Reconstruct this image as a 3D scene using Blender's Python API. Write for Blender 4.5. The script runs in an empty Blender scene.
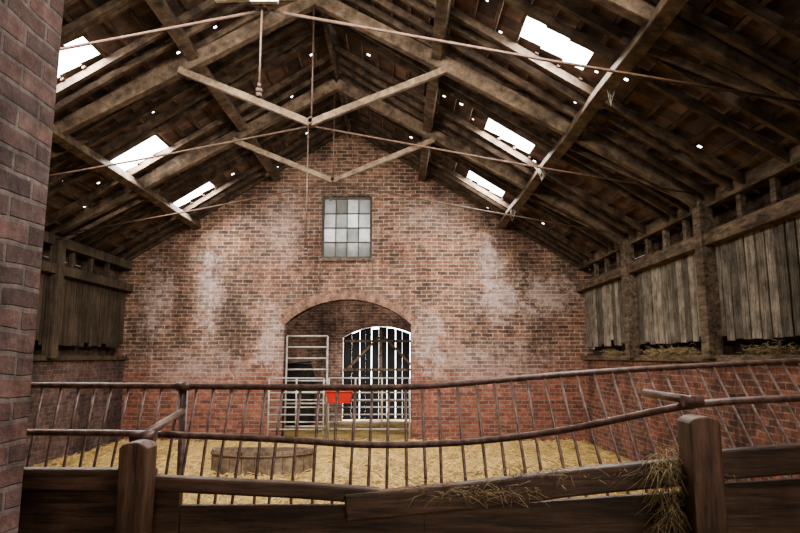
import bpy, math, random
from mathutils import Vector, Matrix
random.seed(7)
CZ=1.75           # eye height
RX=-1.15          # ridge x
ZR=CZ+5.3         # ridge height
SL=0.627
XL,XR=-6.0,4.0
YB=13.45
TR=[-0.25,2.4,5.05,7.79,10.46]

# ---------------------------------------------------------------- materials
def newmat(name):
    m=bpy.data.materials.new(name); m.use_nodes=True
    nt=m.node_tree; b=nt.nodes['Principled BSDF']
    return m,nt,b
def N(nt,t,**k):
    n=nt.nodes.new(t)
    for a,v in k.items(): setattr(n,a,v)
    return n
def L(nt,a,b): nt.links.new(a,b)
def c4(c): return (c[0],c[1],c[2],1)
def ramp(nt,fac,stops):
    r=nt.nodes.new('ShaderNodeValToRGB')
    e=r.color_ramp.elements
    while len(e)<len(stops): e.new(0.5)
    for i,(p,c) in enumerate(stops):
        e[i].position=p; e[i].color=c4(c)
    L(nt,fac,r.inputs['Fac']); return r.outputs['Color']
def mix(nt,fac,a,b,mode='MIX'):
    m=nt.nodes.new('ShaderNodeMix'); m.data_type='RGBA'; m.blend_type=mode
    for sock,v in ((m.inputs[0],fac),(m.inputs[6],a),(m.inputs[7],b)):
        if isinstance(v,(int,float)): sock.default_value=v
        elif isinstance(v,tuple): sock.default_value=c4(v)
        else: L(nt,v,sock)
    return m.outputs[2]
def noise(nt,vec,scale,detail=6,rough=.6):
    n=N(nt,'ShaderNodeTexNoise'); n.inputs['Scale'].default_value=scale; n.inputs['Detail'].default_value=detail; n.inputs['Roughness'].default_value=rough
    L(nt,vec,n.inputs['Vector']); return n.outputs['Fac']

def brick_mat(name,c1,c2,mortar,bw=0.24,rh=0.08,ms=0.009,dust=((0.30,0.22,0.18),(.15,.10,.085),(.34,.29,.25)),dustamt=0.6,grime=.4,lime=False,bump=0.5):
    m,nt,b=newmat(name)
    tc=N(nt,'ShaderNodeTexCoord'); sep=N(nt,'ShaderNodeSeparateXYZ'); L(nt,tc.outputs['Object'],sep.inputs[0])
    O=tc.outputs['Object']
    ad=N(nt,'ShaderNodeMath',operation='ADD'); L(nt,sep.outputs[0],ad.inputs[0]); L(nt,sep.outputs[1],ad.inputs[1])
    ml=N(nt,'ShaderNodeMath',operation='MULTIPLY_ADD'); L(nt,noise(nt,O,1.6,3),ml.inputs[0]); ml.inputs[1].default_value=0.07; L(nt,sep.outputs[2],ml.inputs[2])
    cb=N(nt,'ShaderNodeCombineXYZ'); L(nt,ad.outputs[0],cb.inputs[0]); L(nt,ml.outputs[0],cb.inputs[1])
    def brk(a,bb,mo,bias=0.0):
        br=N(nt,'ShaderNodeTexBrick'); L(nt,cb.outputs[0],br.inputs['Vector'])
        br.inputs['Scale'].default_value=1; br.inputs['Brick Width'].default_value=bw; br.inputs['Row Height'].default_value=rh
        br.inputs['Mortar Size'].default_value=ms; br.inputs['Mortar Smooth'].default_value=0.3; br.inputs['Bias'].default_value=bias
        br.inputs['Color1'].default_value=c4(a); br.inputs['Color2'].default_value=c4(bb); br.inputs['Mortar'].default_value=c4(mo)
        return br
    br=brk(c1,c2,mortar)
    f=ramp(nt,noise(nt,O,.9,10,.78),[(0.40,(0,0,0)),(0.60,(dustamt,)*3)])
    col=mix(nt,f,br.outputs['Color'],brk(*dust).outputs['Color'])
    n3=noise(nt,O,9,8,.75)
    col=mix(nt,1.0,col,ramp(nt,n3,[(0.34,(0.42,0.40,0.39)),(0.52,(1.0,.98,.96)),(0.70,(1.6,1.56,1.52))]),'MULTIPLY')
    mp=N(nt,'ShaderNodeMapping'); mp.inputs['Scale'].default_value=(1.4,1.4,.5); mp.inputs['Location'].default_value=(7,2,1); L(nt,O,mp.inputs[0])
    col=mix(nt,1.0,col,ramp(nt,noise(nt,mp.outputs[0],.9,9,.72),[(0.38,(grime,grime*.97,grime*.95)),(0.56,(1.08,1.06,1.04))]),'MULTIPLY')
    if lime:
        nn=noise(nt,O,3.2,12,.85)
        mp2=N(nt,'ShaderNodeMapRange'); ad2=N(nt,'ShaderNodeMath',operation='MULTIPLY_ADD'); L(nt,nn,ad2.inputs[0]); ad2.inputs[1].default_value=1.6; L(nt,sep.outputs[2],ad2.inputs[2])
        L(nt,ad2.outputs[0],mp2.inputs[0]); mp2.inputs[1].default_value=2.05; mp2.inputs[2].default_value=2.75; mp2.inputs[3].default_value=.85; mp2.inputs[4].default_value=0
        red=mix(nt,1.0,brk((.30,.10,.06),(.14,.048,.033),(.20,.14,.115)).outputs['Color'],ramp(nt,n3,[(0.32,(0.5,)*3),(0.7,(1.4,)*3)]),'MULTIPLY')
        col=mix(nt,mp2.outputs[0],col,red)
        limed=mix(nt,1.0,brk((.52,.40,.36),(.30,.20,.17),(.50,.42,.39)).outputs['Color'],ramp(nt,n3,[(0.32,(0.6,)*3),(0.7,(1.3,)*3)]),'MULTIPLY')
        for (cx,cz,rx,rz,am) in ((-4.25,3.1,0.30,1.0,.85),(-5.4,3.0,.4,.9,.6),(2.0,3.8,0.28,.9,.7),(2.3,2.95,0.8,.5,.6),(3.3,3.1,0.7,0.5,.7),(-2.8,2.2,.35,.9,.6),(.6,2.2,.4,.7,.6),(1.9,1.6,1.4,.5,.45),(-4.4,1.5,1.3,.5,.45),(.9,5.0,.9,.5,.3),(-2.6,4.6,.5,1.0,.3)):
            dx=N(nt,'ShaderNodeMath',operation='SUBTRACT'); L(nt,sep.outputs[0],dx.inputs[0]); dx.inputs[1].default_value=cx
            d1=N(nt,'ShaderNodeMath',operation='DIVIDE'); L(nt,dx.outputs[0],d1.inputs[0]); d1.inputs[1].default_value=rx
            dz=N(nt,'ShaderNodeMath',operation='SUBTRACT'); L(nt,sep.outputs[2],dz.inputs[0]); dz.inputs[1].default_value=cz
            d2=N(nt,'ShaderNodeMath',operation='DIVIDE'); L(nt,dz.outputs[0],d2.inputs[0]); d2.inputs[1].default_value=rz
            cv=N(nt,'ShaderNodeCombineXYZ'); L(nt,d1.outputs[0],cv.inputs[0]); L(nt,d2.outputs[0],cv.inputs[1])
            ln=N(nt,'ShaderNodeVectorMath',operation='LENGTH'); L(nt,cv.outputs[0],ln.inputs[0])
            an=N(nt,'ShaderNodeMath',operation='MULTIPLY_ADD'); L(nt,nn,an.inputs[0]); an.inputs[1].default_value=7.0; L(nt,ln.outputs['Value'],an.inputs[2])
            mr=N(nt,'ShaderNodeMapRange'); L(nt,an.outputs[0],mr.inputs[0]); mr.inputs[1].default_value=3.8; mr.inputs[2].default_value=4.6
            mr.inputs[3].default_value=am; mr.inputs[4].default_value=0.0
            col=mix(nt,mr.outputs[0],col,limed)
    L(nt,col,b.inputs['Base Color']); b.inputs['Roughness'].default_value=.9
    bp=N(nt,'ShaderNodeBump'); bp.inputs['Strength'].default_value=bump; bp.inputs['Distance'].default_value=0.02
    hm=N(nt,'ShaderNodeMath',operation='MULTIPLY_ADD'); L(nt,br.outputs['Fac'],hm.inputs[0]); hm.inputs[1].default_value=-1.0; L(nt,n3,hm.inputs[2])
    L(nt,hm.outputs[0],bp.inputs['Height']); L(nt,bp.outputs[0],b.inputs['Normal'])
    return m

def wood_mat(name,c1,c2,stretch=(1,1,1),scale=6,rough=.8,bump=.4,spec=.3,big=1.7):
    m,nt,b=newmat(name)
    tc=N(nt,'ShaderNodeTexCoord'); mp=N(nt,'ShaderNodeMapping'); mp.inputs['Scale'].default_value=stretch
    L(nt,tc.outputs['Object'],mp.inputs[0])
    n=noise(nt,mp.outputs[0],scale,9,.7)
    col=ramp(nt,n,[(0.35,c1),(0.65,c2)])
    col=mix(nt,1.0,col,ramp(nt,noise(nt,tc.outputs['Object'],big,7,.7),[(0.34,(0.5,0.48,0.46)),(0.64,(1.25,1.25,1.25))]),'MULTIPLY')
    L(nt,col,b.inputs['Base Color']); b.inputs['Roughness'].default_value=rough
    b.inputs['Specular IOR Level'].default_value=spec
    bp=N(nt,'ShaderNodeBump'); bp.inputs['Strength'].default_value=bump; bp.inputs['Distance'].default_value=0.01
    L(nt,n,bp.inputs['Height']); L(nt,bp.outputs[0],b.inputs['Normal'])
    return m
def plain(name,c,rough=.6,metal=0,var=.25,scale=12):
    m,nt,b=newmat(name)
    tc=N(nt,'ShaderNodeTexCoord')
    lo=tuple(x*(1-var) for x in c); hi=tuple(min(1,x*(1+var)) for x in c)
    L(nt,ramp(nt,noise(nt,tc.outputs['Object'],scale,5),[(0.35,lo),(0.65,hi)]),b.inputs['Base Color'])
    b.inputs['Roughness'].default_value=rough; b.inputs['Metallic'].default_value=metal
    return m

M_back=brick_mat('brick_gable',(0.245,0.108,0.066),(0.070,0.039,0.031),(0.30,0.235,0.185),rh=.085,ms=.011,dust=((.29,.20,.15),(.13,.085,.066),(.35,.285,.23)),dustamt=.7,grime=.45,lime=True)
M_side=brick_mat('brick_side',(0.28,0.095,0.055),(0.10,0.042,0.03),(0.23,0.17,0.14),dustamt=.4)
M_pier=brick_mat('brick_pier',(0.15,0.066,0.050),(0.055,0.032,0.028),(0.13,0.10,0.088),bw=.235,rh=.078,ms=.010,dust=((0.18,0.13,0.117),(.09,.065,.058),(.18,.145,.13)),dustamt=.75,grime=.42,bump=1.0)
M_arch=plain('arch_brick',(0.20,0.115,0.08),.9,var=.55,scale=7)
M_annex=brick_mat('brick_annex',(0.36,0.20,0.14),(0.18,0.09,0.065),(0.38,0.31,0.26),dustamt=.6)
M_beam=wood_mat('wood_truss',(0.042,0.028,0.019),(0.18,0.128,0.086),scale=6)
M_strut=wood_mat('wood_strut',(0.09,0.062,0.040),(0.27,0.20,0.137),scale=8)
M_raft=wood_mat('wood_rafter',(0.028,0.018,0.012),(0.135,0.092,0.060),scale=6)
M_batt=wood_mat('wood_batten',(0.028,0.018,0.012),(0.15,0.10,0.066),scale=6)
M_gray=[wood_mat('weathered_board_%s'%n,tuple(x*k for x in (0.07,0.057,0.045)),tuple(x*k for x in (0.34,0.295,0.24)),stretch=(22,22,.9),scale=3,rough=.95,bump=.8,big=5) for n,k in (('pale',1.3),('mid',.95),('dull',.6))]
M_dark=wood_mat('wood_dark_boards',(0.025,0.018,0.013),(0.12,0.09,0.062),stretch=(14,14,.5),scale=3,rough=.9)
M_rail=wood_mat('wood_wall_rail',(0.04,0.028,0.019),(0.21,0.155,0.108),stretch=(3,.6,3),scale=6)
M_mang=wood_mat('wood_manger',(0.030,0.015,0.009),(0.15,0.082,0.050),stretch=(.6,4,9),scale=6,rough=.5,spec=.5)
M_post=wood_mat('wood_manger_post',(0.034,0.017,0.010),(0.16,0.085,0.052),stretch=(7,7,.7),scale=6,rough=.5,spec=.5)
M_pipe=plain('rusty_iron_pipe',(0.125,0.072,0.055),.45,.2,.5,25)
M_rod=plain('rusty_tie_rod',(0.10,0.060,0.042),.6,.3,.3,20)
M_galv=plain('galvanised_steel',(0.36,0.33,0.30),.5,.1,.3,8)
M_red=plain('red_plastic',(0.42,0.03,0.025),.4,0,.1)
M_white=plain('flaking_white_paint',(0.50,0.47,0.42),.6,0,.3,15)
M_frame=plain('window_frame_paint',(0.07,0.06,0.05),.7,0,.3)
M_hay=plain('hay_strands',(0.28,0.21,0.115),.9,0,.4,30)
M_black=plain('black_board',(0.022,0.021,0.021),.8,0,.3)

m,nt,b=newmat('straw_litter'); M_straw=m
tc=N(nt,'ShaderNodeTexCoord'); O=tc.outputs['Object']
n1=noise(nt,O,16,12,.85)
col=ramp(nt,n1,[(0.36,(0.11,0.07,0.025)),(0.5,(0.38,0.26,0.09)),(0.66,(0.64,0.46,0.18))])
col=mix(nt,1.0,col,ramp(nt,noise(nt,O,1.1,6,.7),[(0.38,(0.5,0.45,0.4)),(0.58,(1.1,1.1,1.1))]),'MULTIPLY')
L(nt,col,b.inputs['Base Color']); b.inputs['Roughness'].default_value=.9
bp=N(nt,'ShaderNodeBump'); bp.inputs['Strength'].default_value=.6; bp.inputs['Distance'].default_value=.04
L(nt,n1,bp.inputs['Height']); L(nt,bp.outputs[0],b.inputs['Normal'])
m,nt,b=newmat('clay_roof_tiles'); M_tile=m
at=N(nt,'ShaderNodeAttribute',attribute_name='Col'); tc=N(nt,'ShaderNodeTexCoord')
col=mix(nt,1.0,at.outputs['Color'],ramp(nt,noise(nt,tc.outputs['Object'],7),[(0.3,(0.5,0.5,0.5)),(0.7,(1.4,1.35,1.3))]),'MULTIPLY')
L(nt,col,b.inputs['Base Color']); b.inputs['Roughness'].default_value=.9
def glassy(name,c,tr=.7):
    m,nt,b=newmat(name)
    out=[n for n in nt.nodes if n.type=='OUTPUT_MATERIAL'][0]
    t=N(nt,'ShaderNodeBsdfTranslucent')
    tc=N(nt,'ShaderNodeTexCoord')
    L(nt,ramp(nt,noise(nt,tc.outputs['Object'],7,8,.75),[(0.36,tuple(x*.45 for x in c)),(0.62,c)]),t.inputs[0])
    b.inputs['Base Color'].default_value=(.45,.44,.40,1); b.inputs['Roughness'].default_value=.6
    ms=N(nt,'ShaderNodeMixShader'); ms.inputs[0].default_value=tr
    L(nt,b.outputs[0],ms.inputs[1]); L(nt,t.outputs[0],ms.inputs[2]); L(nt,ms.outputs[0],out.inputs[0])
    return m
M_gl=[glassy('dirty_glass_%s'%n,c) for n,c in (('a',(.19,.188,.175)),('b',(.10,.10,.09)),('c',(.025,.025,.022)),('d',(.32,.32,.305)))]

# ---------------------------------------------------------------- mesh builder
class MB:
    def __init__(s): s.v=[]; s.f=[]; s.mi=[]; s.cur=0; s.smooth=[]
    def face(s,idx,sm=False): s.f.append(idx); s.mi.append(s.cur); s.smooth.append(sm)
    def box(s,x0,x1,y0,y1,z0,z1):
        o=len(s.v)
        s.v+=[(x0,y0,z0),(x1,y0,z0),(x1,y1,z0),(x0,y1,z0),(x0,y0,z1),(x1,y0,z1),(x1,y1,z1),(x0,y1,z1)]
        for q in ((0,3,2,1),(4,5,6,7),(0,1,5,4),(1,2,6,5),(2,3,7,6),(3,0,4,7)): s.face([o+i for i in q])
    def beam(s,p,q,w,h,up=(0,0,1),seg=1,jit=0.0):
        p=Vector(p);q=Vector(q);d=(q-p).normalized();u=Vector(up)
        sd=d.cross(u)
        if sd.length<1e-4: sd=d.cross(Vector((1,0,0)))
        sd.normalize(); u=sd.cross(d).normalized()
        o=len(s.v)
        for i in range(seg+1):
            c=p.lerp(q,i/seg)
            if 0<i<seg or jit: c=c+sd*random.uniform(-jit,jit)+u*random.uniform(-jit,jit)
            k=1+random.uniform(-jit,jit)*3
            for a,b in ((-1,-1),(1,-1),(1,1),(-1,1)):
                s.v.append(tuple(c+sd*a*w/2*k+u*b*h/2*k))
        for i in range(seg):
            for j in range(4):
                a=o+i*4+j;b=o+i*4+(j+1)%4
                s.face([a,b,b+4,a+4])
        s.face([o+3,o+2,o+1,o]); e=o+seg*4; s.face([e,e+1,e+2,e+3])
    def tube(s,pts,r,n=8):
        pts=[Vector(p) for p in pts]; o=len(s.v); m=len(pts)
        for i,c in enumerate(pts):
            d=(pts[min(i+1,m-1)]-pts[max(i-1,0)]).normalized()
            a=d.cross(Vector((0,0,1)))
            if a.length<1e-3: a=Vector((1,0,0))
            a.normalize(); bb=a.cross(d)
            for j in range(n):
                t=2*math.pi*j/n
                s.v.append(tuple(c+a*math.cos(t)*r+bb*math.sin(t)*r))
        for i in range(m-1):
            for j in range(n):
                A=o+i*n+j;B=o+i*n+(j+1)%n
                s.face([A,B,B+n,A+n],True)
        s.face([o+j for j in range(n)][::-1]); s.face([o+(m-1)*n+j for j in range(n)])
    def prism(s,prof,y0,y1):
        o=len(s.v);n=len(prof)
        s.v+=[(x,y0,z) for x,z in prof]+[(x,y1,z) for x,z in prof]
        s.face(list(range(o,o+n))); s.face(list(range(o+n,o+2*n))[::-1])
        for i in range(n):
            j=(i+1)%n; s.face([o+i,o+n+i,o+n+j,o+j])
    def strands(s,n,cx,cy,cz,sx,sy,sz,ln,r=.0016,droop=0):
        for _ in range(n):
            c=Vector((random.gauss(cx,sx),random.gauss(cy,sy),cz+abs(random.gauss(0,sz))))
            a=random.uniform(0,2*math.pi); e=random.uniform(-.5,.5)-droop
            d=Vector((math.cos(a),math.sin(a)*.6,e))*random.uniform(.4,1)*ln
            mid=c+d*.5+Vector((0,0,random.uniform(-.1,.2)*ln))
            s.tube([c,mid,c+d],r,3)
    def obj(s,name,mats,parent=None,bevel=0):
        me=bpy.data.meshes.new(name); me.from_pydata(s.v,[],s.f); 
        if not isinstance(mats,(list,tuple)): mats=[mats]
        for m in mats: me.materials.append(m)
        for p,mi,sm in zip(me.polygons,s.mi,s.smooth): p.material_index=mi; p.use_smooth=sm
        me.update()
        ob=bpy.data.objects.new(name,me); bpy.context.collection.objects.link(ob)
        if parent: ob.parent=parent
        if bevel:
            md=ob.modifiers.new('bevel','BEVEL'); md.width=bevel; md.segments=2; md.limit_method='ANGLE'
        return ob
def empty(name):
    e=bpy.data.objects.new(name,None); bpy.context.collection.objects.link(e); return e
def roof(side,t,y,off=0): return (RX+side*t,y,ZR-SL*t+off)

# ---------------------------------------------------------------- floor
mb=MB(); nx,ny=70,110
def fz(x,y): return .035*math.sin(x*2.1+y*.7)*math.sin(y*1.7-x*.4)+random.uniform(-.006,.006)
for j in range(ny+1):
    for i in range(nx+1):
        x=XL-.4+(XR-XL+.8)*i/nx; y=-3+21.5*j/ny
        mb.v.append((x,y,fz(x,y)-.04))
for j in range(ny):
    for i in range(nx):
        a=j*(nx+1)+i; mb.face([a,a+1,a+nx+2,a+nx+1],True)
floor=mb.obj('floor',M_straw)
mb=MB()
for _ in range(15000):
    x=random.uniform(XL+.2,XR-.2); y=random.uniform(4.5,13.2); a=random.uniform(0,math.pi); l=random.uniform(.06,.16)
    z=random.uniform(-.03,.025)
    mb.beam((x-math.cos(a)*l,y-math.sin(a)*l,z),(x+math.cos(a)*l,y+math.sin(a)*l,z+random.uniform(-.02,.06)),.008,.005)
mb.obj('loose_straw',plain('loose_straw',(0.56,0.40,0.16),.85,0,.45,5),floor)

# ---------------------------------------------------------------- gable wall with arch and window holes
def filled_wall(name,loops,y,th,mat):
    cu=bpy.data.curves.new(name+'_c','CURVE'); cu.dimensions='2D'; cu.fill_mode='BOTH'; cu.extrude=th/2
    for lp in loops:
        sp=cu.splines.new('POLY'); sp.points.add(len(lp)-1)
        for p,(x,z) in zip(sp.points,lp): p.co=(x,z,0,1)
        sp.use_cyclic_u=True
    ob=bpy.data.objects.new('tmp',cu); bpy.context.collection.objects.link(ob)
    dg=bpy.context.evaluated_depsgraph_get(); dg.update()
    me=bpy.data.meshes.new_from_object(ob.evaluated_get(dg))
    bpy.data.objects.remove(ob)
    me.transform(Matrix.Translation((0,y+th/2,0))@Matrix.Rotation(math.pi/2,4,'X'))
    me.materials.clear(); me.materials.append(mat); me.name=name
    o=bpy.data.objects.new(name,me); bpy.context.collection.objects.link(o); return o
def arch(x0,x1,zs,rise,z0,n=16):
    w=(x1-x0)/2; R=(w*w+rise*rise)/(2*rise); cx=(x0+x1)/2; cz=zs+rise-R; a=math.asin(w/R)
    pts=[(x0,z0)]
    for i in range(n+1):
        t=-a+2*a*i/n; pts.append((cx+R*math.sin(t),cz+R*math.cos(t)))
    pts.append((x1,z0)); return pts,(cx,cz,R,a)
AX0,AX1=-2.54,.24
ap,(acx,acz,aR,aa)=arch(AX0,AX1,2.45,.55,-.02)
GL=[(XR+.3,-.05),(XR+.3,ZR-.03-SL*(XR+.3-RX)),(RX,ZR-.03),(XL-.3,ZR-.03-SL*(RX-XL+.3))]
outer=[(XL-.3,-.05),(AX0,-.05)]+ap[1:-1]+[(AX1,-.05)]+GL
WX0,WX1,WZ0,WZ1=-1.76,-.63,3.92,5.34
filled_wall('wall_back',[outer,[(WX0,WZ0),(WX1,WZ0),(WX1,WZ1),(WX0,WZ1)]],YB,.3,M_back)
filled_wall('wall_rear',[[(XL-.3,-.05)]+GL],-3.3,.3,M_pier)
mb=MB(); nb=38
for ring in range(2):
    for i in range(nb):
        t0=-aa*1.02+2.04*aa*i/nb; t1=t0+2.04*aa/nb*.86
        r0=aR+.005+ring*.115; r1=r0+.105
        pr=[(acx+r*math.sin(t),acz+r*math.cos(t)) for r,t in ((r0,t0),(r1,t0),(r1,t1),(r0,t1))]
        mb.prism(pr,YB-.008,YB+.05)
mb.obj('trim_1',M_arch)
mb=MB()
mb.box(WX0-.06,WX1+.06,YB-.04,YB+.2,WZ0-.06,WZ0); mb.box(WX0-.08,WX1+.08,YB-.01,YB+.2,WZ1,WZ1+.06)
mb.box(WX0-.03,WX0-.005,YB-.006,YB+.05,3.05,WZ0); mb.box(WX1+.005,WX1+.03,YB-.006,YB+.05,3.05,WZ0)
mb.obj('trim_2',M_rail)
we=empty('window_1')
mb=MB(); d0,d1=YB+.05,YB+.13; fw=.05
mb.box(WX0,WX0+fw,d0,d1,WZ0,WZ1); mb.box(WX1-fw,WX1,d0,d1,WZ0,WZ1); mb.box(WX0+fw,WX1-fw,d0,d1,WZ0,WZ0+fw); mb.box(WX0+fw,WX1-fw,d0,d1,WZ1-fw,WZ1)
ix0,ix1,iz0,iz1=WX0+fw,WX1-fw,WZ0+fw,WZ1-fw; nc,nr=4,4
for i in range(1,nc): 
    x=ix0+(ix1-ix0)*i/nc; mb.box(x-.010,x+.010,d0+.01,d1-.02,iz0,iz1)
for j in range(1,nr):
    z=iz0+(iz1-iz0)*j/nr; mb.box(ix0,ix1,d0+.012,d1-.022,z-.011,z+.011)
mb.obj('sash_frame',M_frame,we)
mb=MB(); pat=[0,1,3,0, 3,0,1,3, 0,1,3,0, 1,2,0,1]
for j in range(nr):
    for i in range(nc):
        mb.cur=pat[j*4+i]; x0=ix0+(ix1-ix0)*i/nc; z0=iz0+(iz1-iz0)*j/nr
        o=len(mb.v); y=YB+.09
        mb.v+=[(x0,y,z0),(x0+(ix1-ix0)/nc,y,z0),(x0+(ix1-ix0)/nc,y,z0+(iz1-iz0)/nr),(x0,y,z0+(iz1-iz0)/nr)]; mb.face([o,o+1,o+2,o+3])
mb.obj('glass_panes',M_gl,we)

# ---------------------------------------------------------------- annex behind the arch
YA=17.4
dp,_=arch(-1.62,.55,2.28,.32,-.02)
outer=[(-4.2,-.05),(-1.62,-.05)]+dp[1:-1]+[(.55,-.05),(2.2,-.05),(2.2,4.2),(-4.2,4.2)]
wa=filled_wall('wall_annex_back',[outer],YA,.25,M_annex)
mb=MB(); mb.box(-4.3,-4.1,YB+.3,YA,-.05,4.2); mb.obj('wall_annex_left',M_annex)
mb=MB(); mb.box(2.1,2.3,YB+.3,YA,-.05,4.2); mb.obj('wall_annex_right',M_annex)
mb=MB(); mb.box(-4.3,2.3,YB+.3,YA+.25,4.2,4.3); mb.obj('ceiling_annex',M_dark)
de=empty('door_1'); mb=MB(); x=-1.6
(cx,cz,R,a)=arch(-1.62,.55,2.28,.32,0)[1]; k=0
while x<.5:
    w=random.uniform(.15,.24); g=[.003,.014,.002,.022,.003,.008,.016][k%7]; k+=1
    za=cz+math.sqrt(max(0,R*R-(x-cx)**2)); zb=cz+math.sqrt(max(0,R*R-(min(x+w,.54)-cx)**2))
    dd=random.choice([0,.02,.06])
    mb.prism([(x,.02),(min(x+w,.54),.02),(min(x+w,.54),zb-.01-dd),(x,za-.01-dd)],YA+.05,YA+.08); x+=w+g
mb.obj('door_boards',M_black,de)
mb=MB()
for z in (.5,1.35,2.15): mb.box(-1.6,.53,YA+.01,YA+.05,z,z+.07)
mb.beam((-1.5,YA,1.38),(-.6,YA,2.3),.07,.03,(0,1,0)); mb.beam((.45,YA,1.38),(-.45,YA,2.3),.07,.03,(0,1,0))
mb.box(-.57,-.5,YA-.01,YA+.05,.05,2.5)
mb.obj('door_braces',M_strut,de)
mb=MB()
x0,x1,y0,y1=-3.4,-2.35,16.3,17.1
mb.prism([(x0,0),(x1,0),(x1,1.25),(x1-.1,1.55),(x0+.1,1.55),(x0,1.25)],y0,y1)
mb.beam((x0-.03,y0-.05,1.5),(x1+.03,y0-.05,1.62),.2,.04)
mb.obj('feed_bin',M_black,None,.02)
mb=MB()
for q in range(5):
    z=.02+q*.15
    for yy in (14.7,15.05,15.4): mb.box(.55,1.6,yy,yy+.1,z,z+.09)
    for xx in range(6): mb.box(.55+xx*.19,.55+xx*.19+.1,14.68,15.52,z+.09,z+.115)
mb.obj('pallet_stack',M_strut)

def gate(name,x0,x1,y,z0,z1,nr,mat=M_galv,uprights=(0,.5,1),r=.018):
    g=MB()
    for i in range(nr):
        z=z0+(z1-z0)*i/(nr-1); g.tube([(x0,y,z),(x1,y,z)],r,8)
    for u in uprights:
        x=x0+(x1-x0)*u; g.tube([(x,y,0 if u in(0,1) else z0),(x,y,z1)],r*1.2,8)
    return g.obj(name,mat)
gate('metal_gate',-2.5,-1.6,YB+.15,.25,2.2,9,uprights=(0,1),r=.019)
gate('sheep_hurdle',-1.5,.2,YB-.35,.25,1.3,8,uprights=(0,.33,.66,1),r=.015)
gate('sheep_hurdle.001',-2.75,-1.6,YB-.40,.25,1.3,8,uprights=(0,.5,1),r=.015)
mb=MB(); x0,x1,y0,y1,z0,z1=-1.52,-.98,YB-.72,YB-.40,.80,1.04
o=len(mb.v); k=.05
mb.v+=[(x0+k,y0+k,z0),(x1-k,y0+k,z0),(x1-k,y1-.01,z0),(x0+k,y1-.01,z0),(x0,y0,z1),(x1,y0,z1),(x1,y1,z1),(x0,y1,z1),
 (x0+.03,y0+.03,z1),(x1-.03,y0+.03,z1),(x1-.03,y1-.03,z1),(x0+.03,y1-.03,z1),(x0+k+.03,y0+k+.03,z0+.03),(x1-k-.03,y0+k+.03,z0+.03),(x1-k-.03,y1-.04,z0+.03),(x0+k+.03,y1-.04,z0+.03)]
for q in ((0,3,2,1),(0,1,5,4),(1,2,6,5),(2,3,7,6),(3,0,4,7),(4,5,9,8),(5,6,10,9),(6,7,11,10),(7,4,8,11),(8,9,13,12),(9,10,14,13),(10,11,15,14),(11,8,12,15),(12,13,14,15)): mb.face([o+i for i in q])
mb.tube([(x0-.01,y0-.01,z1),(x1+.01,y0-.01,z1)],.015); 
for xx in (x0+.08,x1-.08): mb.tube([(xx,y1,z1),(xx,YB-.375,z1+.13)],.008)
mb.obj('red_feed_tub',M_red)

# ---------------------------------------------------------------- side walls
YF=-3
def side_wall(side,name,X,dark):
    e=empty(name); s=side
    def bx(m,a,b,y0,y1,z0,z1):
        x0,x1=sorted((X+s*a,X+s*b)); m.box(x0,x1,y0,y1,z0,z1)
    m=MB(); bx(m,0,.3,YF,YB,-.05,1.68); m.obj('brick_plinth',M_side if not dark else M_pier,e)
    m=MB(); bx(m,-.06,.3,YF,YB-.02,1.68,1.77); 
    bx(m,-.10,.08,YF,YB-.02,3.16,3.33)
    bx(m,-.04,.2,YF,YB-.02,3.66,3.84)
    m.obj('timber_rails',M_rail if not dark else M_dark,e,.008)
    m=MB(); y=YF+.1
    while y<YB-.15:
        w=random.uniform(.14,.19); zb=1.95+random.uniform(-.012,.012)
        if random.random()<.08: zb+=random.uniform(.03,.12)
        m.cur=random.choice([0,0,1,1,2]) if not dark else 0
        bx(m,.035+random.uniform(0,.008),.06,y,min(y+w,YB-.05),zb,3.17)
        y+=w+random.choice([.014,.02,.028])
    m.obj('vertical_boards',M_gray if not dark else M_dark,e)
    m=MB(); bx(m,.065,.10,YF,YB-.05,2.05,2.13); bx(m,.065,.10,YF,YB-.05,2.9,2.98); m.obj('board_ledges',M_raft,e)
    m=MB(); z=1.7
    while z<4.0:
        h=.2; yy=YF
        while yy<YB-.1:
            l=random.uniform(1.2,2.6); bx(m,.24,.27,yy,min(yy+l-.003,YB),z,z+h-random.choice([-.01,-.01,.003,.012,.022]) if z>3.2 else z+h+.01); yy+=l
        z+=h
    m.obj('outer_cladding',M_raft,e)
    m=MB()
    for ty in TR: 
        m.beam((X-s*.05,ty,1.72),(X-s*.05,ty,3.75),.18,.2,(0,1,0),seg=4,jit=.006)
    for ty in [a+1.33 for a in TR]+[a+.66 for a in TR]+[a+2.0 for a in TR]:
        m.beam((X+s*.05,ty,3.3),(X+s*.05,ty,3.68),.08,.1,(0,1,0))
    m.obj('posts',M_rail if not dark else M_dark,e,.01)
    if not dark:
        for yy,cnt in ((8.7,260),(9.5,260),(6.6,220),(11.6,160)):
            mb=MB(); mb.strands(cnt,XR-.0,yy,1.775,.025,.25,.04,.16,.004)
            mb.obj('straw_tuft',M_hay,e)
side_wall(1,'wall_right',XR,False); side_wall(-1,'wall_left',XL,True)
mb=MB(); mb.box(-6,-1.35,1.75,2.27,-.05,4.6); mb.obj('wall_front',M_pier)

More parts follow.
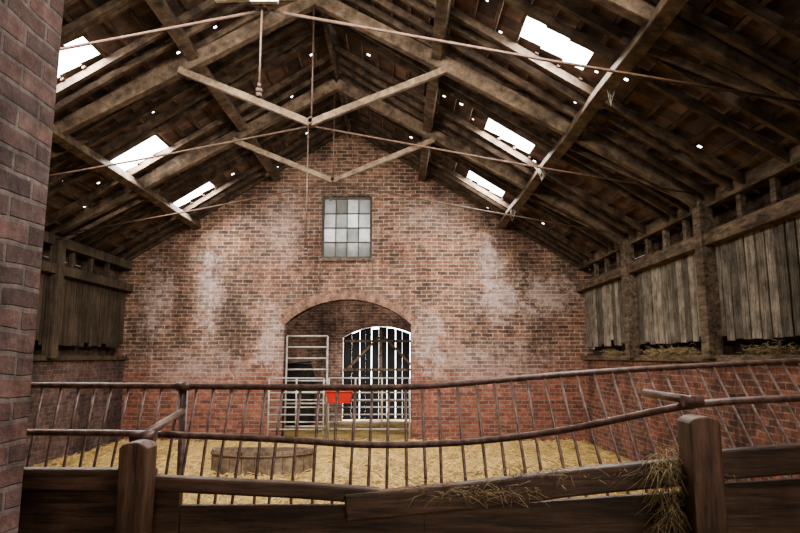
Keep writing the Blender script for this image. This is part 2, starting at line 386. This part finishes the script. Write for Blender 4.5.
# ---------------------------------------------------------------- roof covering
sky={1:[(2.93,6.45,.42,.30),(2.93,9.3,.42,.30),(2.93,11.95,.42,.32),(2.9,3.6,.4,.3),(2.9,1.1,.4,.3)],
     -1:[(3.12,9.64,.38,.28),(3.06,12.3,.38,.28),(2.95,6.85,.36,.25),(3.0,4.1,.4,.3),(3.0,1.3,.4,.3)]}
mb=MB(); cols=[]
dt=.25; dy=.21
for side in (1,-1):
    for i in range(25):
        t=i*dt
        y=YF
        while y<YB+.15:
            tc_=t+dt/2; yc=y+dy/2; skip=False
            for (st,sy,ht,hy) in sky[side]:
                if abs(tc_-st)<ht-.03 and abs(yc-sy)<hy: skip=True
            if not skip:
                t1=t+dt+.05; y0=y; y1=y+dy+.004; notch=None
                if random.random()<.085 and i<19: notch=(random.uniform(.02,.055),random.uniform(.02,.14))
                c=random.uniform(.35,1.4); cc=(.105*c,.063*c,.043*c,1)
                def quad(ta,tb,ya,yb):
                    fa=.035*(ta-t)/.3; fb=.035*(tb-t)/.3
                    p=[roof(side,ta,ya,fa),roof(side,ta,yb,fa),roof(side,tb,yb,fb),roof(side,tb,ya,fb)]
                    o=len(mb.v); mb.v+=p; mb.face([o,o+1,o+2,o+3] if side<0 else [o+3,o+2,o+1,o]); cols.append(cc)
                if notch:
                    s,off=notch; ta=t+.08+random.uniform(0,.05); tb=ta+s; ya=y0+off; yb=min(ya+s,y1-.002)
                    quad(t,ta,y0,y1); quad(tb,t1,y0,y1); quad(ta,tb,y0,ya); quad(ta,tb,yb,y1)
                else: quad(t,t1,y0,y1)
            y+=dy
ob=mb.obj('ceiling',M_tile)
ca=ob.data.color_attributes.new('Col','FLOAT_COLOR','CORNER')
for p,c in zip(ob.data.polygons,cols):
    for li in p.loop_indices: ca.data[li].color=c
mb=MB(); mb.beam((RX,YF,ZR+.05),(RX,YB+.2,ZR+.05),.3,.06); mb.obj('ridge_tiles',M_tile,ob)
fe=empty('roof_frame')
mb=MB()
for side in (1,-1):
    for i in range(1,23):
        t=i*dt+.02
        segs=[(YF,YB)]
        for (st,sy,ht,hy) in sky[side]:
            if abs(t-st)<ht-.04:
                ns=[]
                for a,bb in segs:
                    if a<sy-hy and bb>sy+hy: ns+=[(a,sy-hy-.03),(sy+hy,bb)]
                    else: ns.append((a,bb))
                segs=ns
        for a,bb in segs:
            n=max(1,int((bb-a)/2))
            mb.beam(roof(side,t,a,-.022),roof(side,t,bb,-.022),.045,.028,(side*.53,0,.85),seg=n,jit=.004)
mb.obj('tile_battens',M_batt,fe)
mb=MB()
for side in (1,-1):
    y=YF+.1
    while y<YB-.05:
        yy=y
        hit=[q for q in sky[side] if abs(y-q[1])<q[3]+.16]
        if hit:
            (_,sy,_,hy)=hit[0]; yy=sy-hy-.17 if y<sy else sy+hy+.06
        mb.beam(roof(side,.02,yy,-.09),roof(side,5.3,yy+random.uniform(-.03,.03),-.09),.06,.09,(side*.53,0,.85),seg=5,jit=.006)
        y+=.37
mb.obj('common_rafters',M_raft,fe)
mb=MB()
for side in (1,-1):
    for t,w in ((1.65,.15),(3.42,.15)):
        mb.beam(roof(side,t,YF,-.235),roof(side,t,YB,-.235),w,w,(side*.3,0,.95),seg=12,jit=.014)
mb.beam((RX,YF,ZR-.2),(RX,YB,ZR-.2),.05,.22,seg=6,jit=.005)
mb.obj('purlins',M_beam,fe,.012)

# ---------------------------------------------------------------- trusses
for k,ty in enumerate(TR):
    e=empty('roof_truss' if k==0 else 'roof_truss.%03d'%k)
    zc=CZ+3.05
    mb=MB()
    for side,tl in ((1,5.12),(-1,4.82)):
        mb.beam((RX,ty,CZ+4.88),(RX+side*tl,ty,CZ+4.88-tl*.552),.13,.20,seg=6,jit=.008)
    mb.obj('principal_rafters',M_beam,e,.012)
    mb=MB()
    for side in (1,-1):
        mb.beam((RX-.03,ty-.09,zc),(RX-.03+side*1.78,ty-.09,CZ+3.80),.075,.09,seg=2,jit=.004)
    mb.obj('v_struts',M_strut,e,.006)
    mb=MB()
    for side,tl in ((1,5.0),(-1,4.75)):
        mb.tube([(RX-.03,ty-.05,zc-.02),(RX+side*tl*.5,ty-.05,(zc+CZ+2.12)/2-.04),(RX+side*tl,ty-.05,CZ+2.10)],.014)
    mb.tube([(RX-.03,ty-.03,CZ+4.8),(RX-.03,ty-.03,zc)],.012)
    hang={2:2.2,3:1.25}.get(k,2.7)
    mb.tube([(RX-.06,ty-.09,zc),(RX-.06,ty-.09,CZ+hang)],.009)
    for zz,rr in ((0,.025),(.04,.028),(.09,.016)): mb.tube([(RX-.06,ty-.09,CZ+hang+zz),(RX-.06,ty-.09,CZ+hang+zz+.035)],rr)
    for q in (0,1,2): mb.tube([(RX-.03,ty-.16,zc+.02*q),(RX-.03,ty+.0,zc+.02*q)],.03)
    mb.obj('iron_tie_rods',M_rod,e)
    mb=MB()
    mb.beam((RX+3.55,ty-.02,CZ+3.0),(RX+5.0,ty-.02,CZ+1.95),.06,.08,seg=2,jit=.005)
    mb.beam((RX+3.3,ty+.5,CZ+3.05),(RX+5.05,ty+.02,CZ+1.98),.05,.07,seg=2,jit=.005)
    mb.beam((RX-3.3,ty+.5,CZ+3.05),(RX-4.75,ty+.02,CZ+2.0),.05,.07,seg=2,jit=.005)
    mb.obj('raking_braces',M_beam,e,.006)
    if k==2:
        mb=MB(); zz=zc+.0
        mb.beam((RX-.45,ty-.16,zz+.02),(RX+.35,ty-.16,zz+.05),.05,.06); mb.box(RX-.14,RX+.1,ty-.2,ty-.15,zz-.03,zz+.14)
        mb.obj('painted_bracket',M_white,e,.005)
for k,(x,y,h) in enumerate(((2.3,6.3,3.0),(2.2,9.2,2.95),(2.2,11.7,2.9))):
    mb=MB()
    for _ in range(16):
        a=random.uniform(-.09,.09); bq=random.uniform(-.09,.09); l=random.uniform(.08,.3)
        mb.tube([(x+a,y+bq,CZ+h),(x+a*.6+random.uniform(-.04,.04),y+bq*.6,CZ+h-l*.5),(x+a*.3,y+bq*.3,CZ+h-l)],.003,3)
    mb.obj('cobweb_rag',M_white,fe)

# ---------------------------------------------------------------- hay rack (iron pipe)
e=empty('hay_rack')
top=[(-2.6,3.7,1.585),(-1.28,3.7,1.575),(-.1,3.7,1.565),(.25,3.7,1.575),(.55,3.7,1.61),(1.4,3.7,1.675),(2.4,3.7,1.725),(3.7,3.7,1.78)]
def interp(pl,x):
    for a,b_ in zip(pl,pl[1:]):
        if a[0]<=x<=b_[0]:
            f=(x-a[0])/(b_[0]-a[0]); return tuple(a[i]+(b_[i]-a[i])*f for i in range(3))
    return pl[-1] if x>pl[-1][0] else pl[0]
def dense(pl,n=50):
    x0,x1=pl[0][0],pl[-1][0]
    pts=[interp(pl,x0+(x1-x0)*i/n) for i in range(n+1)]
    for _ in range(4):
        pts=[pts[0]]+[tuple((pts[i-1][j]+2*pts[i][j]+pts[i+1][j])/4 for j in range(3)) for i in range(1,n)]+[pts[-1]]
    return pts
dtop=dense(top)
mb=MB(); mb.tube(dtop,.019,10)
front=[(-2.3,3.1,1.385),(-1.3,3.1,1.375),(-.55,3.1,1.345),(-.15,3.1,1.315),(.25,3.1,1.325),(.65,3.05,1.37),(1.0,2.85,1.465),(1.22,2.66,1.553),(1.7,2.64,1.577),(3.7,2.64,1.65)]
mb.tube(dense(front,70),.0165,10)
mb.obj('rails',M_pipe,e)
mb=MB(); x=-2.55; bot=[]
while x<3.65:
    k=.22+.62*min(1,max(0,(x+2.2)/3.6)); t=interp(dtop,x); zb=.62
    dz=t[2]-zb; lx=random.uniform(-.02,.02)
    p=[(x+lx*i/4,t[1]-k*dz*((i/4) if i<3 else .6+(i/4-.6)*.4),t[2]-dz*i/4) for i in range(5)]
    mb.tube(p,.0085,6); bot.append(p[-1]); x+=.103+random.uniform(-.008,.008)
mb.obj('bars',M_pipe,e)
mb=MB(); mb.tube(bot,.018,8)
for x in (-2.5,-1.29,3.6):
    t=interp(dtop,x); mb.tube([(x,t[1]+.02,t[2]+.01),(x,t[1]+.02,0)],.022,10)
    mb.tube([(x-.04,t[1],t[2]),(x+.04,t[1],t[2])],.026,10)
mb.obj('bottom_rail_and_stanchions',M_pipe,e)
mb=MB()
mb.tube([(-1.075,2.62,1.42),(-1.29,3.7,1.43)],.019,10); mb.tube([(1.215,2.58,1.57),(1.24,3.15,1.57)],.019,10)
mb.tube([(1.18,2.60,1.567),(1.26,2.60,1.567)],.024,10); mb.tube([(-1.12,2.62,1.42),(-1.02,2.62,1.42)],.026,10)
mb.obj('stay_pipes',M_pipe,e)

# ---------------------------------------------------------------- timber manger in the foreground
e=empty('wooden_manger')
def post(cx,w,zt):
    pr=[(cx-w/2,0),(cx+w/2,0)]; r=w/2
    pr+= [(cx+w/2,zt-r*.45)]
    for i in range(1,8):
        a=math.pi*i/8; pr.append((cx+r*math.cos(a),zt-r*.45+math.sin(a)*r*.45))
    pr.append((cx-w/2,zt-r*.45)); return pr
mb=MB(); mb.prism(post(-1.035,.11,1.42),2.44,2.55); mb.prism(post(1.18,.12,1.52),2.42,2.54); mb.prism(post(3.6,.125,1.5),2.42,2.54)
mb.obj('posts',M_post,e,.008)
Y0=2.60
mb=MB()
mb.beam((-2.6,Y0,1.265),(-1.0,Y0,1.252),.05,.09,seg=3,jit=.003)
mb.beam((-1.10,Y0-.01,1.250),(-.08,Y0-.01,1.192),.06,.06,seg=3,jit=.004)
mb.beam((-.22,Y0-.03,1.150),(1.25,Y0-.03,1.30),.06,.105,seg=5,jit=.004)
mb.beam((1.2,Y0,1.30),(3.9,Y0,1.50),.05,.12,seg=5,jit=.004)
mb.obj('top_rails',M_mang,e,.01)
mb=MB(); a=Y0+.0; c=Y0+.03
mb.box(-2.6,-.9,a,c,.94,1.205); mb.box(-.895,.2,a,c,.94,1.150); mb.beam((.1,a+.015,1.03),(1.4,a+.015,1.12),.03,.2,seg=3,jit=.003); mb.beam((1.3,a+.015,1.10),(3.9,a+.015,1.25),.03,.27,seg=3,jit=.003)
mb.box(-2.6,3.9,a,c,.70,.93); mb.box(-2.6,3.9,a,c,.42,.68); mb.box(-2.6,3.9,a,c,.05,.40)
mb.box(-2.6,3.7,c,2.95,.46,.50)
mb.obj('planks',M_mang,e,.004)
mb=MB(); mb.strands(900,.2,2.78,.52,1.2,.06,.07,.18,.0022); mb.strands(420,.32,2.57,1.20,.13,.03,.012,.12,.0014); 
mb.strands(240,1.07,2.53,1.29,.045,.02,.045,.13,.0012,droop=.8); mb.strands(160,1.07,2.52,1.10,.035,.015,.08,.11,.0012,droop=1.0)
mb.strands(150,.75,2.56,1.27,.25,.02,.008,.12,.0013)
mb.obj('hay',M_hay,e)

# low curved wooden trough on the straw
e=empty('feed_trough'); mb=MB(); n=13
for i in range(n-1):
    a=math.pi*i/(n-1); a2=math.pi*((i+.93)/(n-1))
    mb.beam((-2.15+.78*math.cos(math.pi-a),9.9-.5*math.sin(a),.17),(-2.15+.78*math.cos(math.pi-a2),9.9-.5*math.sin(a2),.17),.03,.34)
mb.box(-2.93,-1.37,9.88,9.92,0,.34); mb.obj('staves',M_strut,e)
mb=MB(); mb.tube([(-2.15+.80*math.cos(math.pi-math.pi*i/20),9.9-.52*math.sin(math.pi*i/20),.27) for i in range(21)],.015)
mb.obj('hoop',M_rod,e)

# ---------------------------------------------------------------- light
w=bpy.data.worlds.new('overcast_sky'); bpy.context.scene.world=w; w.use_nodes=True
bg=w.node_tree.nodes['Background']; bg.inputs[0].default_value=(.95,.97,1,1); bg.inputs[1].default_value=12
def area(name,loc,target,sx,sy,p,col=(1,.98,.95),spread=180):
    l=bpy.data.lights.new(name,'AREA'); l.shape='RECTANGLE'; l.size=sx; l.size_y=sy; l.energy=p; l.color=col; l.spread=math.radians(spread)
    o=bpy.data.objects.new(name,l); bpy.context.collection.objects.link(o); o.location=loc
    o.rotation_euler=(Vector(target)-Vector(loc)).to_track_quat('-Z','Y').to_euler(); return o
for side in (1,-1):
    for (st,sy,ht,hy) in sky[side]:
        p=Vector(roof(side,st,sy,.06)); nrm=Vector((-side*.53,0,-.85))
        area('skylight_daylight',p,p+nrm,.5,.8,120 if sy>5 else 105)
area('added_hall_key',(-1.0,2.9,5.3),(-.8,13.4,2.7),5.5,1.0,350,(1,.95,.87),spread=85)  # added key lamp inside the hall, out of frame, brightens the gable wall
area('added_rear_fill',(1.0,-2.7,1.9),(0.3,3,1.5),3,2.4,58,(1,.98,.95))  # added fill behind the camera for the manger; the rear wall has no doorway
area('added_annex_fill',(-1.2,15.5,4.15),(-1.2,15.6,0),3.5,2,60)  # added fill lamp under the closed annex ceiling
try: bpy.context.scene.view_settings.look='AgX - Medium High Contrast'
except Exception as ex: print(ex)

cam=bpy.data.cameras.new('camera'); co=bpy.data.objects.new('camera',cam); bpy.context.collection.objects.link(co)
co.location=(0,0,CZ); co.rotation_euler=(math.radians(90+8.4),0,0); cam.lens=27.45; cam.sensor_width=36; cam.clip_start=.05
bpy.context.scene.camera=co
